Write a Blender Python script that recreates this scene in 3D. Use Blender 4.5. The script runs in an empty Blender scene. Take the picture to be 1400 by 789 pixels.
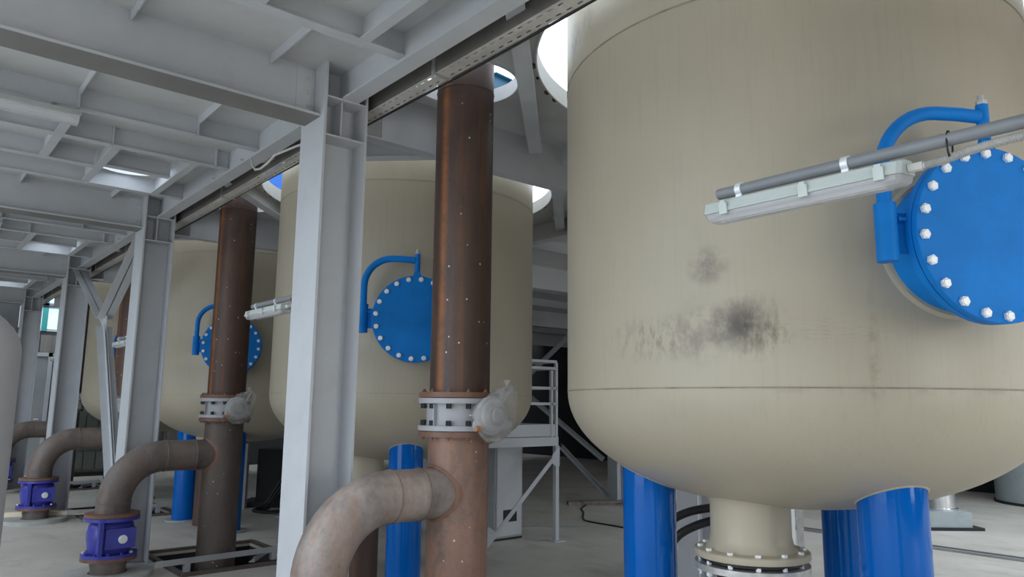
import bpy, bmesh, math, random
from mathutils import Vector, Matrix
from mathutils.geometry import tessellate_polygon

PI = math.pi
sin, cos = math.sin, math.cos
random.seed(4)
scene = bpy.context.scene
C = scene.collection

# ------------------------------------------------------------------ camera
CAMZ = 1.8227
F_PX, PITCH, ROLL, YAW = 1014.5, 0.1554, 0.0100, 0.7039
fw = Vector((sin(YAW)*cos(PITCH), cos(YAW)*cos(PITCH), sin(PITCH)))
rt = Vector((cos(YAW), -sin(YAW), 0))
up = rt.cross(fw)
r2 = rt*cos(ROLL) + up*sin(ROLL)
u2 = -rt*sin(ROLL) + up*cos(ROLL)
cam = bpy.data.cameras.new('camera')
cam.sensor_fit = 'HORIZONTAL'; cam.sensor_width = 36.0; cam.lens = F_PX/1400*36.0
cam.clip_start = 0.05; cam.clip_end = 200
camo = bpy.data.objects.new('camera', cam); C.objects.link(camo)
camo.matrix_world = Matrix(((r2.x, u2.x, -fw.x, 0), (r2.y, u2.y, -fw.y, 0), (r2.z, u2.z, -fw.z, CAMZ), (0, 0, 0, 1)))
scene.camera = camo

# ------------------------------------------------------------------ world, daylight, exposure
w = bpy.data.worlds.new('overcast_sky'); scene.world = w; w.use_nodes = True
bg = w.node_tree.nodes['Background']
bg.inputs['Color'].default_value = (0.79, 0.895, 1.0, 1); bg.inputs['Strength'].default_value = 2.6

def daylight(name, loc, size, rot, power, col):
    l = bpy.data.lights.new(name, 'AREA'); l.shape = 'RECTANGLE'; l.size, l.size_y = size
    l.energy = power; l.color = col
    o = bpy.data.objects.new(name, l); o.location = loc; o.rotation_euler = rot; C.objects.link(o)
# unseen wide gate at left and tall windows behind the camera, plus added fill
daylight('gate_daylight', (-7.9, 4.5, 1.8), (9.0, 3.4), (PI/2, 0, -PI/2), 260, (0.80, 0.90, 1.0))
daylight('window_daylight_a', (4.3, -6.9, 2.1), (2.0, 3.2), (PI/2, 0, 0), 110, (1.0, 0.96, 0.90))
daylight('window_daylight_b', (-4.6, -6.9, 2.1), (3.2, 3.2), (PI/2, 0, 0), 85, (1.0, 0.96, 0.90))
daylight('window_daylight_c', (12.0, -6.9, 2.1), (4.2, 3.2), (PI/2, 0, 0), 90, (1.0, 0.96, 0.90))  # unseen light added to brighten the floor behind the tanks
scene.view_settings.view_transform = 'Standard'
scene.view_settings.look = 'None'
scene.view_settings.gamma = 1.0
scene.view_settings.use_curve_mapping = False
scene.view_settings.exposure = 0.0

# ------------------------------------------------------------------ materials
def nodes_of(m):
    m.use_nodes = True
    return m.node_tree.nodes, m.node_tree.links
def mix_rgb(N, L, fac, a, b, blend='MIX'):
    n = N.new('ShaderNodeMix'); n.data_type = 'RGBA'; n.blend_type = blend
    for s, v in ((0, fac), (6, a), (7, b)):
        if hasattr(v, 'is_linked') or hasattr(v, 'links'): L.new(v, n.inputs[s])
        else: n.inputs[s].default_value = v if s == 0 else (v[0], v[1], v[2], 1)
    return n.outputs[2]
def noise(N, L, coord, scale, detail=4, rough=.55, stretch=None):
    if stretch:
        mp = N.new('ShaderNodeMapping'); mp.inputs['Scale'].default_value = stretch
        L.new(coord, mp.inputs['Vector']); coord = mp.outputs['Vector']
    n = N.new('ShaderNodeTexNoise'); n.inputs['Scale'].default_value = scale
    n.inputs['Detail'].default_value = detail; n.inputs['Roughness'].default_value = rough
    L.new(coord, n.inputs['Vector']); return n.outputs['Fac']
def ramp(N, L, fac, lo, hi):
    n = N.new('ShaderNodeMapRange'); n.inputs[1].default_value = lo; n.inputs[2].default_value = hi
    n.clamp = True; L.new(fac, n.inputs[0]); return n.outputs[0]
def math_n(N, L, op, a, b):
    n = N.new('ShaderNodeMath'); n.operation = op
    for i, v in enumerate((a, b)):
        if hasattr(v, 'links'): L.new(v, n.inputs[i])
        else: n.inputs[i].default_value = v
    return n.outputs[0]
def paint(name, col, rough=.5, var=.12, scale=3.0, dirt=None, dirt_amt=.3, metallic=0, bump=.02, stretch=None, spec=.5, coat=0):
    m = bpy.data.materials.new(name); N, L = nodes_of(m); b = N['Principled BSDF']
    co = N.new('ShaderNodeTexCoord').outputs['Object']
    n1 = noise(N, L, co, scale, 5, .6, stretch)
    lo = [c*(1-var) for c in col]; hi = [min(1, c*(1+var)) for c in col]
    c = mix_rgb(N, L, ramp(N, L, n1, .3, .7), lo, hi)
    if dirt:
        n2 = noise(N, L, co, scale*2.3+.7, 6, .65, stretch)
        f = math_n(N, L, 'MULTIPLY', ramp(N, L, n2, .52, .75), dirt_amt)
        c = mix_rgb(N, L, f, c, dirt)
    L.new(c, b.inputs['Base Color'])
    b.inputs['Roughness'].default_value = rough; b.inputs['Metallic'].default_value = metallic
    b.inputs['Specular IOR Level'].default_value = spec
    if coat: b.inputs['Coat Weight'].default_value = coat; b.inputs['Coat Roughness'].default_value = .15
    if bump:
        bp = N.new('ShaderNodeBump'); bp.inputs['Strength'].default_value = bump*6; bp.inputs['Distance'].default_value = .004
        L.new(noise(N, L, co, scale*9, 3, .5), bp.inputs['Height']); L.new(bp.outputs['Normal'], b.inputs['Normal'])
    return m

M = {}
M['steel'] = paint('grey_painted_steel', (.53, .545, .57), .48, .05, 1.6, (.36, .35, .34), .22)
M['steel_dark'] = paint('dull_grey_painted_steel', (.34, .345, .35), .55, .08, 1.6, (.2, .2, .2), .3)
M['plate'] = paint('grey_plate', (.57, .57, .57), .55, .06, .9, (.3, .28, .26), .25)
M['galv'] = paint('galvanised_steel', (.55, .54, .52), .42, .2, 14, (.33, .3, .27), .4, metallic=.55)
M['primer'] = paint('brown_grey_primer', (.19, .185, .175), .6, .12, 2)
M['tray_side'] = paint('dull_tray_side', (.16, .15, .14), .6, .2, 4)
M['seam_pale'] = paint('pale_seam_line', (.38, .345, .26), .6, .1, 8)
M['rust_dark'] = None
M['tray'] = paint('galvanised_tray', (.60, .57, .53), .5, .22, 5, (.3, .26, .23), .5, metallic=.1, stretch=(1, .25, 1))
M['blue'] = paint('blue_paint', (.006, .20, .62), .5, .1, 4, (.005, .16, .52), .3, bump=.03, spec=.16)
M['leg_blue'] = paint('glossy_blue_paint', (.001, .105, .43), .07, .08, 2.5, (.001, .08, .34), .3, spec=.28, bump=.012, stretch=(3, 3, .5))
M['valve_blue'] = paint('violet_blue_enamel', (.05, .055, .36), .33, .12, 8, (.02, .02, .14), .4)
M['bolt'] = paint('zinc_bolt', (.82, .84, .85), .35, .06, 20, metallic=.25)
M['black'] = paint('black_rubber', (.012, .012, .013), .5, .2, 6)
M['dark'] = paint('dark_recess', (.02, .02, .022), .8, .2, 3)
M['grey_valve'] = paint('grey_valve_paint', (.40, .40, .42), .5, .08, 6, (.28, .27, .26), .35)
M['wrap'] = paint('dusty_plastic_wrap', (.33, .32, .315), .38, .16, 18, (.5, .49, .48), .5, bump=.12)
M['film'] = None
M['wood'] = paint('pale_wood', (.85, .75, .55), .7, .1, 4, stretch=(.4, 6, 6))
M['white'] = paint('white_paint', (.78, .79, .80), .5, .04, 2, (.5, .48, .46), .2)
M['lamp'] = paint('pale_lamp_housing', (.56, .61, .585), .4, .05, 8)
M['cable_white'] = paint('white_cable', (.6, .59, .56), .5, .05, 8)
M['grey_pvc'] = paint('grey_pvc_tube', (.235, .245, .262), .45, .05, 6)
M['hose_grey'] = paint('corrugated_hose', (.47, .46, .44), .5, .06, 8)
M['cabinet'] = paint('grey_cabinet', (.20, .215, .235), .45, .05, 2)
M['concrete'] = paint('concrete_block', (.42, .42, .40), .85, .15, 5, (.25, .24, .22), .4, bump=.1)
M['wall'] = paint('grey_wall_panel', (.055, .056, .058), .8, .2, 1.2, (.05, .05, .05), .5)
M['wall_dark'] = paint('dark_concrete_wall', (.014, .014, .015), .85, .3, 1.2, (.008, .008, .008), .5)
M['gallery'] = paint('weathered_cladding', (.23, .21, .19), .7, .15, 1.5, (.12, .1, .09), .5, stretch=(6, 6, .4))
M['rack'] = paint('grey_green_equipment', (.16, .18, .16), .55, .12, 3, (.09, .09, .08), .5)
M['yellow_green'] = paint('yellow_green_handle', (.42, .42, .10), .5, .1, 8)
M['teal'] = paint('teal_mullion', (.05, .33, .32), .5, .05, 3)
M['roofteal'] = paint('teal_roof_steel', (.012, .09, .16), .4, .06, 3)
M['roofblue'] = paint('blue_roof_steel', (.01, .13, .5), .4, .06, 3)
M['copper'] = paint('brass_nut', (.55, .27, .14), .4, .1, 20, metallic=.5)
M['silver'] = paint('stainless_pipe', (.72, .72, .73), .22, .05, 6, metallic=.9)
M['tank_grey'] = paint('pale_grey_tank', (.66, .65, .65), .5, .05, 1.5)
M['tank_bg'] = paint('blue_grey_tank', (.34, .39, .40), .5, .08, 1.5, (.2, .2, .2), .3)
M['seam'] = paint('brown_seam_line', (.27, .23, .17), .6, .25, 8)
M['foam'] = paint('brown_sealant', (.10, .06, .04), .8, .4, 9)
M['pink'] = paint('red_plastic', (.7, .12, .1), .5, .1, 8)

def glass_mat(name, col, rough=.08, alpha=.5):
    m = bpy.data.materials.new(name); N, L = nodes_of(m); b = N['Principled BSDF']
    co = N.new('ShaderNodeTexCoord').outputs['Object']
    c = mix_rgb(N, L, noise(N, L, co, 6, 2), [x*.93 for x in col], col)
    L.new(c, b.inputs['Base Color']); b.inputs['Roughness'].default_value = rough
    t = N.new('ShaderNodeBsdfTransparent'); t.inputs['Color'].default_value = (*col, 1)
    mx = N.new('ShaderNodeMixShader'); mx.inputs[0].default_value = alpha
    L.new(t.outputs[0], mx.inputs[1]); L.new(b.outputs[0], mx.inputs[2])
    L.new(mx.outputs[0], N['Material Output'].inputs['Surface']); return m
M['diffuser'] = glass_mat('clear_diffuser', (.86, .86, .88), .18, .45)
M['film'] = glass_mat('dusty_plastic_film', (.86, .85, .84), .28, .2)
M['pane'] = glass_mat('frosted_pane', (.85, .97, .95), .3, .35)

def beige_mat(name, smudge):
    """Sprayed fibreglass shell; smudge adds the scuffed stain of the nearest tank."""
    m = bpy.data.materials.new(name); N, L = nodes_of(m); b = N['Principled BSDF']
    co = N.new('ShaderNodeTexCoord').outputs['Object']
    base = mix_rgb(N, L, ramp(N, L, noise(N, L, co, 1.1, 4), .3, .7), (.425, .372, .278), (.472, .417, .318))
    fine = noise(N, L, co, 7, 5, .6, (5, 5, .35))
    base = mix_rgb(N, L, math_n(N, L, 'MULTIPLY', ramp(N, L, fine, .52, .8), .30), base, (.33, .29, .215))
    fib = noise(N, L, co, 30, 3, .6, (.5, .5, 5))
    base = mix_rgb(N, L, math_n(N, L, 'MULTIPLY', ramp(N, L, fib, .55, .85), .18), base, (.36, .33, .26))
    if smudge:
        sp = N.new('ShaderNodeSeparateXYZ'); L.new(co, sp.inputs[0])
        nz = noise(N, L, co, 9, 6, .7); nv = noise(N, L, co, 22, 4, .7, (1, 1, .45))
        def blob(ang, z, rx, rz, amt, col, base, nn, lo, hi, R=1.427):
            p = (R*cos(math.radians(ang)), R*sin(math.radians(ang)), z)
            sb = N.new('ShaderNodeVectorMath'); sb.operation = 'SUBTRACT'; L.new(co, sb.inputs[0]); sb.inputs[1].default_value = p
            sc = N.new('ShaderNodeVectorMath'); sc.operation = 'MULTIPLY'; L.new(sb.outputs[0], sc.inputs[0]); sc.inputs[1].default_value = (1/rx, 1/rx, 1/rz)
            ln = N.new('ShaderNodeVectorMath'); ln.operation = 'LENGTH'; L.new(sc.outputs[0], ln.inputs[0])
            g = ramp(N, L, ln.outputs['Value'], 1.0, .15)
            f = math_n(N, L, 'MULTIPLY', math_n(N, L, 'MULTIPLY', g, ramp(N, L, nn, lo, hi)), amt)
            return mix_rgb(N, L, f, base, col)
        base = blob(-159, 2.215, .19, .15, .95, (.06, .05, .042), base, nz, .3, .6)
        base = blob(-158, 2.21, .22, .19, .7, (.12, .09, .07), base, nv, .45, .62)
        base = blob(-154.5, 2.16, .15, .07, .6, (.13, .10, .075), base, nv, .42, .62)
        base = blob(-166.5, 2.20, .23, .20, .7, (.17, .14, .11), base, nz, .40, .66)
        base = blob(-177, 2.17, .42, .14, .8, (.19, .155, .12), base, nv, .44, .64)
        base = blob(-165.2, 2.52, .13, .12, .8, (.15, .12, .10), base, nz, .35, .6)
        base = blob(150.5, 4.17, .14, .17, .75, (.10, .09, .085), base, nz, .40, .58)
        base = blob(160, 4.22, .10, .12, .5, (.12, .11, .10), base, nv, .42, .6)
        base = blob(-135.5, 2.05, .035, .38, .55, (.25, .145, .07), base, nz, .42, .6)
        base = blob(-142, 2.18, .5, .10, .30, (.26, .215, .15), base, fib, .45, .7)
        base = blob(-128, 1.905, .9, .03, .4, (.25, .18, .11), base, nz, .45, .62)
    L.new(base, b.inputs['Base Color']); b.inputs['Roughness'].default_value = .42
    bp = N.new('ShaderNodeBump'); bp.inputs['Strength'].default_value = .12; bp.inputs['Distance'].default_value = .006
    L.new(noise(N, L, co, 12, 4, .6, (1.5, 1.5, .8)), bp.inputs['Height']); L.new(bp.outputs['Normal'], b.inputs['Normal'])
    return m
M['beige_smudged'] = beige_mat('beige_fibreglass_smudged', True)
M['beige'] = beige_mat('beige_fibreglass', False)

def rust_mat(name, dark, mid, hot, hot_amt, specks=0, patch=None, run=None):
    m = bpy.data.materials.new(name); N, L = nodes_of(m); b = N['Principled BSDF']
    co = N.new('ShaderNodeTexCoord').outputs['Object']
    n1 = noise(N, L, co, 2.4, 6, .65, (1.6, 1.6, .8))
    c = mix_rgb(N, L, ramp(N, L, n1, .32, .68), dark, mid)
    n2 = noise(N, L, co, 3.0, 7, .75, (3.2, 3.2, .16))
    c = mix_rgb(N, L, math_n(N, L, 'MULTIPLY', ramp(N, L, n2, .52, .72), hot_amt), c, hot)
    if patch:
        n4 = noise(N, L, co, 1.7, 6, .7, (1.5, 1.5, 1.0))
        c = mix_rgb(N, L, math_n(N, L, 'MULTIPLY', ramp(N, L, n4, .48, .6), .75), c, patch)
    n3 = noise(N, L, co, 26, 4, .7)
    if run:
        sb = N.new('ShaderNodeVectorMath'); sb.operation = 'SUBTRACT'; L.new(co, sb.inputs[0]); sb.inputs[1].default_value = (run[0], run[1], 0)
        sc = N.new('ShaderNodeVectorMath'); sc.operation = 'MULTIPLY'; L.new(sb.outputs[0], sc.inputs[0]); sc.inputs[1].default_value = (1, 1, 0)
        ln = N.new('ShaderNodeVectorMath'); ln.operation = 'LENGTH'; L.new(sc.outputs[0], ln.inputs[0])
        wob = math_n(N, L, 'ADD', ln.outputs['Value'], math_n(N, L, 'MULTIPLY', noise(N, L, co, 9, 4, .7), .03))
        f = math_n(N, L, 'MULTIPLY', ramp(N, L, wob, .058, .018), ramp(N, L, noise(N, L, co, 6, 5, .7), .25, .55))
        c = mix_rgb(N, L, f, c, (.30, .105, .03))
    c = mix_rgb(N, L, math_n(N, L, 'MULTIPLY', ramp(N, L, n3, .5, .8), .35), c, [x*.5 for x in dark])
    if specks:
        vo = N.new('ShaderNodeTexVoronoi'); vo.inputs['Scale'].default_value = 22; L.new(co, vo.inputs['Vector'])
        sp = N.new('ShaderNodeSeparateColor'); L.new(vo.outputs['Color'], sp.inputs[0])
        pick = math_n(N, L, 'GREATER_THAN', sp.outputs[0], .80)
        near = math_n(N, L, 'LESS_THAN', vo.outputs['Distance'], .15)
        cl = ramp(N, L, noise(N, L, co, 2.2, 1), .46, .5)
        f = math_n(N, L, 'MULTIPLY', math_n(N, L, 'MULTIPLY', pick, near), cl)
        c = mix_rgb(N, L, f, c, (.62, .59, .56))
    L.new(c, b.inputs['Base Color']); b.inputs['Roughness'].default_value = .5
    bp = N.new('ShaderNodeBump'); bp.inputs['Strength'].default_value = .18; bp.inputs['Distance'].default_value = .004
    L.new(n3, bp.inputs['Height']); L.new(bp.outputs['Normal'], b.inputs['Normal'])
    return m
M['rust_up'] = rust_mat('dark_rusty_pipe', (.052, .032, .026), (.092, .050, .036), (.22, .085, .028), .5, 1, None, (.213*cos(-2.92), .213*sin(-2.92)))
M['rust_low'] = rust_mat('brown_rusty_pipe', (.20, .115, .083), (.33, .185, .13), (.42, .21, .11), .6, 1, (.12, .098, .088))
M['rust_grey'] = rust_mat('grey_brown_mill_scale', (.15, .12, .108), (.40, .34, .31), (.37, .18, .085), .75, 0)
M['rust_dark'] = rust_mat('dark_grey_brown_pipe', (.085, .068, .058), (.14, .108, .09), (.20, .10, .055), .5, 1)
M['rust_grime'] = rust_mat('grimy_brown_pipe', (.095, .078, .07), (.21, .17, .15), (.24, .13, .075), .6, 0)
M['weld'] = rust_mat('brown_weld', (.15, .10, .075), (.25, .18, .14), (.32, .17, .09), .5, 0)
M['rust_flange'] = rust_mat('rusty_flange', (.15, .075, .05), (.22, .11, .075), (.32, .19, .12), .5, 0)

def floor_mat():
    m = bpy.data.materials.new('dusty_concrete_floor'); N, L = nodes_of(m); b = N['Principled BSDF']
    co = N.new('ShaderNodeTexCoord').outputs['Object']
    c = mix_rgb(N, L, ramp(N, L, noise(N, L, co, .7, 6, .6), .3, .7), (.44, .41, .355), (.60, .565, .505))
    c = mix_rgb(N, L, math_n(N, L, 'MULTIPLY', ramp(N, L, noise(N, L, co, 2.6, 7, .7, (1, .4, 1)), .52, .72), .5), c, (.27, .24, .195))
    c = mix_rgb(N, L, math_n(N, L, 'MULTIPLY', ramp(N, L, noise(N, L, co, 14, 4, .7), .6, .8), .35), c, (.52, .51, .48))
    L.new(c, b.inputs['Base Color']); b.inputs['Roughness'].default_value = .72
    bp = N.new('ShaderNodeBump'); bp.inputs['Strength'].default_value = .25; bp.inputs['Distance'].default_value = .006
    L.new(noise(N, L, co, 18, 5, .6), bp.inputs['Height']); L.new(bp.outputs['Normal'], b.inputs['Normal'])
    return m
M['floor'] = floor_mat()

# ------------------------------------------------------------------ geometry helpers
def frame(d):
    d = Vector(d).normalized()
    a = Vector((0, 0, 1)) if abs(d.z) < .95 else Vector((1, 0, 0))
    x = a.cross(d).normalized(); return x, d.cross(x).normalized(), d
class MB:
    def __init__(s): s.v = []; s.f = []
    def add(s, vs, fs):
        o = len(s.v); s.v += [tuple(v) for v in vs]; s.f += [tuple(i+o for i in f) for f in fs]; return s
    def box(s, lo, hi):
        x0, y0, z0 = lo; x1, y1, z1 = hi
        return s.add([(x0,y0,z0),(x1,y0,z0),(x1,y1,z0),(x0,y1,z0),(x0,y0,z1),(x1,y0,z1),(x1,y1,z1),(x0,y1,z1)],
                     [(0,3,2,1),(4,5,6,7),(0,1,5,4),(1,2,6,5),(2,3,7,6),(3,0,4,7)])
    def bar(s, a, b, w, h, up=(0,0,1)):
        a, b = Vector(a), Vector(b); d = (b-a).normalized(); u = Vector(up)
        if abs(d.dot(u)) > .98: u = Vector((1,0,0))
        x = d.cross(u).normalized(); y = x.cross(d).normalized()
        q = [(-1,-1),(1,-1),(1,1),(-1,1)]
        vs = [p + x*(i*w/2) + y*(j*h/2) for p in (a, b) for i, j in q]
        return s.add(vs, [(3,2,1,0),(4,5,6,7),(0,1,5,4),(1,2,6,5),(2,3,7,6),(3,0,4,7)])
    def prism(s, poly, a, b):
        """poly: 3d points list; extruded from offset a to b (vectors)"""
        n = len(poly); a, b = Vector(a), Vector(b)
        vs = [Vector(p)+a for p in poly] + [Vector(p)+b for p in poly]
        return s.add(vs, [tuple(range(n-1,-1,-1)), tuple(range(n,2*n))] + [(i,(i+1)%n,n+(i+1)%n,n+i) for i in range(n)])
    def cyl(s, a, b, r, n=24, r1=None, caps=True):
        a, b = Vector(a), Vector(b); x, y, d = frame(b-a); r1 = r if r1 is None else r1
        vs = [a + (x*cos(2*PI*i/n)+y*sin(2*PI*i/n))*r for i in range(n)] + [b + (x*cos(2*PI*i/n)+y*sin(2*PI*i/n))*r1 for i in range(n)]
        fs = [(i,(i+1)%n,n+(i+1)%n,n+i) for i in range(n)]
        if caps: fs += [tuple(range(n-1,-1,-1)), tuple(range(n,2*n))]
        return s.add(vs, fs)
    def tube(s, path, r, n=16, caps=True):
        path = [Vector(p) for p in path]; m = len(path); rs = r if isinstance(r, (list, tuple)) else [r]*m
        t = [(path[min(i+1,m-1)]-path[max(i-1,0)]).normalized() for i in range(m)]
        x, y, _ = frame(t[0]); vs = []
        for i in range(m):
            x = (x - t[i]*x.dot(t[i])).normalized(); y = t[i].cross(x)
            vs += [path[i] + (x*cos(2*PI*j/n)+y*sin(2*PI*j/n))*rs[i] for j in range(n)]
        fs = [(i*n+j, i*n+(j+1)%n, (i+1)*n+(j+1)%n, (i+1)*n+j) for i in range(m-1) for j in range(n)]
        if caps: fs += [tuple(range(n-1,-1,-1)), tuple((m-1)*n+j for j in range(n))]
        return s.add(vs, fs)
    def lathe(s, prof, c=(0,0,0), n=48, M4=None):
        """prof (r,z) from bottom to top; closed with caps where r==0"""
        c = Vector(c); vs = []; rows = []
        for r, z in prof:
            if r < 1e-6: rows.append([len(vs)]); vs.append(Vector((0,0,z)))
            else: rows.append(list(range(len(vs), len(vs)+n))); vs += [Vector((r*cos(2*PI*j/n), r*sin(2*PI*j/n), z)) for j in range(n)]
        fs = []
        for A, B in zip(rows, rows[1:]):
            for j in range(n):
                k = (j+1)%n
                if len(A) == 1 and len(B) == 1: continue
                if len(A) == 1: fs.append((A[0], B[k], B[j]))
                elif len(B) == 1: fs.append((A[j], A[k], B[0]))
                else: fs.append((A[j], A[k], B[k], B[j]))
        vs = [(M4 @ v if M4 else v) + c for v in vs]
        return s.add(vs, fs)
    def ring(s, r0, r1, z0, z1, c=(0,0,0), n=48, M4=None):
        return s.lathe([(r0,z0),(r1,z0),(r1,z1),(r0,z1),(r0,z0)], c, n, M4)
    def plate(s, outer, holes, z0, z1, to=lambda u, v, w: (u, v, w)):
        """flat plate with holes; polygons in (u,v), thickness z0..z1, mapped by to()"""
        loops = [outer] + holes
        tri = tessellate_polygon([[Vector((u, v, 0)) for u, v in lp] for lp in loops])
        flat = [q for lp in loops for q in lp]; n = len(flat)
        vs = [to(u, v, z0) for u, v in flat] + [to(u, v, z1) for u, v in flat]
        fs = []
        for a, b, c in tri:
            A, B, D = flat[a], flat[b], flat[c]
            if (B[0]-A[0])*(D[1]-A[1])-(B[1]-A[1])*(D[0]-A[0]) < 0: b, c = c, b
            fs += [(c, b, a), (a+n, b+n, c+n)]
        o = 0
        for lp in loops:
            m = len(lp)
            for i in range(m): j = (i+1)%m; fs.append((o+i, o+j, n+o+j, n+o+i))
            o += m
        return s.add(vs, fs)
    def mesh(s, name, smooth=None):
        me = bpy.data.meshes.new(name); me.from_pydata(s.v, [], s.f); me.update()
        bm = bmesh.new(); bm.from_mesh(me); bmesh.ops.recalc_face_normals(bm, faces=bm.faces); bm.to_mesh(me); bm.free()
        if smooth:
            me.shade_smooth(); me.set_sharp_from_angle(angle=math.radians(smooth))
        return me
CACHE = {}
def link(name, me, mat, parent=None, loc=None, rot=None, mtx=None):
    o = bpy.data.objects.new(name, me); C.objects.link(o)
    if parent: o.parent = parent
    if mtx is not None: o.matrix_local = mtx
    else:
        if loc is not None: o.location = loc
        if rot is not None: o.rotation_euler = rot
    if mat and not me.materials: me.materials.append(M[mat])
    return o
def part(name, fn, mat, parent=None, key=None, smooth=None, **kw):
    """mesh object; fn(MB) fills the shape; alike pieces share mesh data through key"""
    if key and key in CACHE: me = CACHE[key]
    else:
        b = MB(); fn(b); me = b.mesh(name, smooth)
        if key: CACHE[key] = me
    return link(name, me, mat, parent, **kw)
def tag(o, label, cat, group=None):
    o['label'] = label; o['category'] = cat
    if group: o['group'] = group
    return o
def thing(name, label, cat, loc=(0,0,0), group=None, rotz=0):
    o = bpy.data.objects.new(name, None); C.objects.link(o); o.location = loc; o.rotation_euler = (0,0,rotz)
    o.empty_display_size = .1
    return tag(o, label, cat, group)
def struct(o): o['kind'] = 'structure'; return o
def circle(cx, cy, r, n=64): return [(cx+r*cos(2*PI*i/n), cy+r*sin(2*PI*i/n)) for i in range(n)]
def rect(x0, x1, y0, y1): return [(x0,y0),(x1,y0),(x1,y1),(x0,y1)]
def arc(c, r, a0, a1, ex, ey, n=12):
    c, ex, ey = Vector(c), Vector(ex), Vector(ey)
    return [c + ex*(r*cos(a0+(a1-a0)*i/n)) + ey*(r*sin(a0+(a1-a0)*i/n)) for i in range(n+1)]
HEX = [(cos(PI/3*i), sin(PI/3*i)) for i in range(6)]
def hexbolt(b, r=.02, h=.022):
    b.prism([(x*r, y*r, 0) for x, y in HEX], (0,0,0), (0,0,h)); b.cyl((0,0,h), (0,0,h+.012), r*.45, 8)
def ZtoM(p, d):
    x, y, z = frame(d); m = Matrix((x, y, z)).transposed().to_4x4(); m.translation = Vector(p); return m

# ------------------------------------------------------------------ layout of the hall (metres)
S = 4.6232
XC0, XC1, YC0, YC1 = 2.209, 2.552, 4.667, 5.043
XW, YW = 2.381, 4.855
XP, YP, RP = 3.170, 4.298, .213
XT, YT, RT = 4.497, 2.520, 1.427
ZC, ZT = 4.238, 4.250
RX0, RX1, RY0, RY1 = -8.0, 19.0, -7.0, 22.0
PY1 = 20.6
PY0 = -2.2  # unseen front edge pulled back so sky light reaches the nearest tank
PX0 = -1.0      # the platform ends here; beyond it the hall is open up to the sky
ORD = ['nearest', 'second', 'third', 'farthest']

# floor with rectangular pits around the risers
pits = [rect(2.72, 3.95, 3.88+k*S, 5.28+k*S) for k in range(4)]
floor = struct(part('floor', lambda b: b.plate(rect(RX0, RX1, RY0, RY1), pits, -.03, 0), 'floor'))
for k in range(4):
    x0, x1, y0, y1 = 2.72, 3.95, 3.88+k*S, 5.28+k*S
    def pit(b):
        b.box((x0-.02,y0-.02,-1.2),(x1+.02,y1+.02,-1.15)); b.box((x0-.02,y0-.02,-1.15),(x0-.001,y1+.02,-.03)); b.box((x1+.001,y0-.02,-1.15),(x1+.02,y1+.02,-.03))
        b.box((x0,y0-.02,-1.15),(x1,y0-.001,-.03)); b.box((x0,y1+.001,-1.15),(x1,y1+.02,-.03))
    part('pit_lining', pit, 'dark', floor)  # pit shade put into the near-black lining colour
    def kerb(b):
        b.box((x0-.06,y0-.07,0),(x1+.06,y0-.012,.035)); b.box((x0-.06,y1+.012,0),(x1+.06,y1+.07,.035))
        b.box((x0-.07,y0-.012,0),(x0-.012,y1+.012,.035)); b.box((x1+.012,y0-.012,0),(x1+.07,y1+.012,.035))
    part('pit_frame', kerb, 'rust_dark', floor)
part('channel_cover', lambda b: (b.box((10.82,-3,0),(10.86,9.2,.03)), b.box((10.98,-3,0),(11.02,9.2,.03))), 'steel_dark', floor)
part('channel_strip', lambda b: b.box((10.86,-3,0),(10.98,9.2,.012)), 'dark', floor)

M['ground'] = paint('outdoor_asphalt', (.11, .11, .105), .9, .2, .5)
struct(part('floor_outside', lambda b: b.plate(rect(-90, 90, -90, 90), [rect(RX0-.3, RX1+.3, RY0-.3, RY1+.3)], -.4, -.22), 'ground'))  # unseen ground, added to block sky light coming from below

# walls
WT = 7.4
wl = struct(part('wall_left', lambda b: b.plate(rect(RY0, RY1, 0, 4.7), [rect(-.1, 9.1, .02, 3.55)], RX0-.25, RX0, lambda u, v, z: (z, u, v)), 'wall'))
wf = struct(part('wall_front', lambda b: b.plate(rect(RX0, RX1, 0, 4.7), [rect(3.25,5.35,.45,3.75), rect(-6.25,-2.95,.45,3.75), rect(9.85,14.15,.45,3.75)], RY0-.25, RY0, lambda u, v, z: (u, z, v)), 'wall'))
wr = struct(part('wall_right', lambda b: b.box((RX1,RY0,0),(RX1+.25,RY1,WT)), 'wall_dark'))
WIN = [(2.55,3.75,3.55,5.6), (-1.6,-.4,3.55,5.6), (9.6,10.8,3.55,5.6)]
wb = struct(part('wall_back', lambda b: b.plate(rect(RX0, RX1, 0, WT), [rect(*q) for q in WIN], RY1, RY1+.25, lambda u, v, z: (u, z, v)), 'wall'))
for i, (x0, x1, z0, z1) in enumerate(WIN):
    def wfr(b):
        for x in (x0, x1-.06): b.box((x,RY1-.02,z0),(x+.06,RY1+.1,z1))
        for z in (z0, z1-.06): b.box((x0,RY1-.02,z),(x1,RY1+.1,z+.06))
    wo = struct(part('window_%d' % (i+1), wfr, 'steel'))
    part('mullion', lambda b: b.box((x0+.50,RY1-.03,z0),(x0+.62,RY1+.08,z1)), 'teal', wo)
    part('mullion', lambda b: b.box((x0+.85,RY1-.02,z0),(x0+.88,RY1+.06,z1)), 'teal', wo)
    part('transom', lambda b: b.box((x0,RY1-.03,z0+.60),(x1,RY1+.08,z0+.72)), 'cabinet', wo)
    for a, c in ((x0+.06,x0+.5),(x0+.62,x0+.85),(x0+.88,x1-.06)):
        for d, e in ((z0+.06,z0+.6),(z0+.72,z1-.06)):
            part('pane', lambda b: b.box((a,RY1+.03,d),(c,RY1+.036,e)), 'pane', wo)
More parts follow.
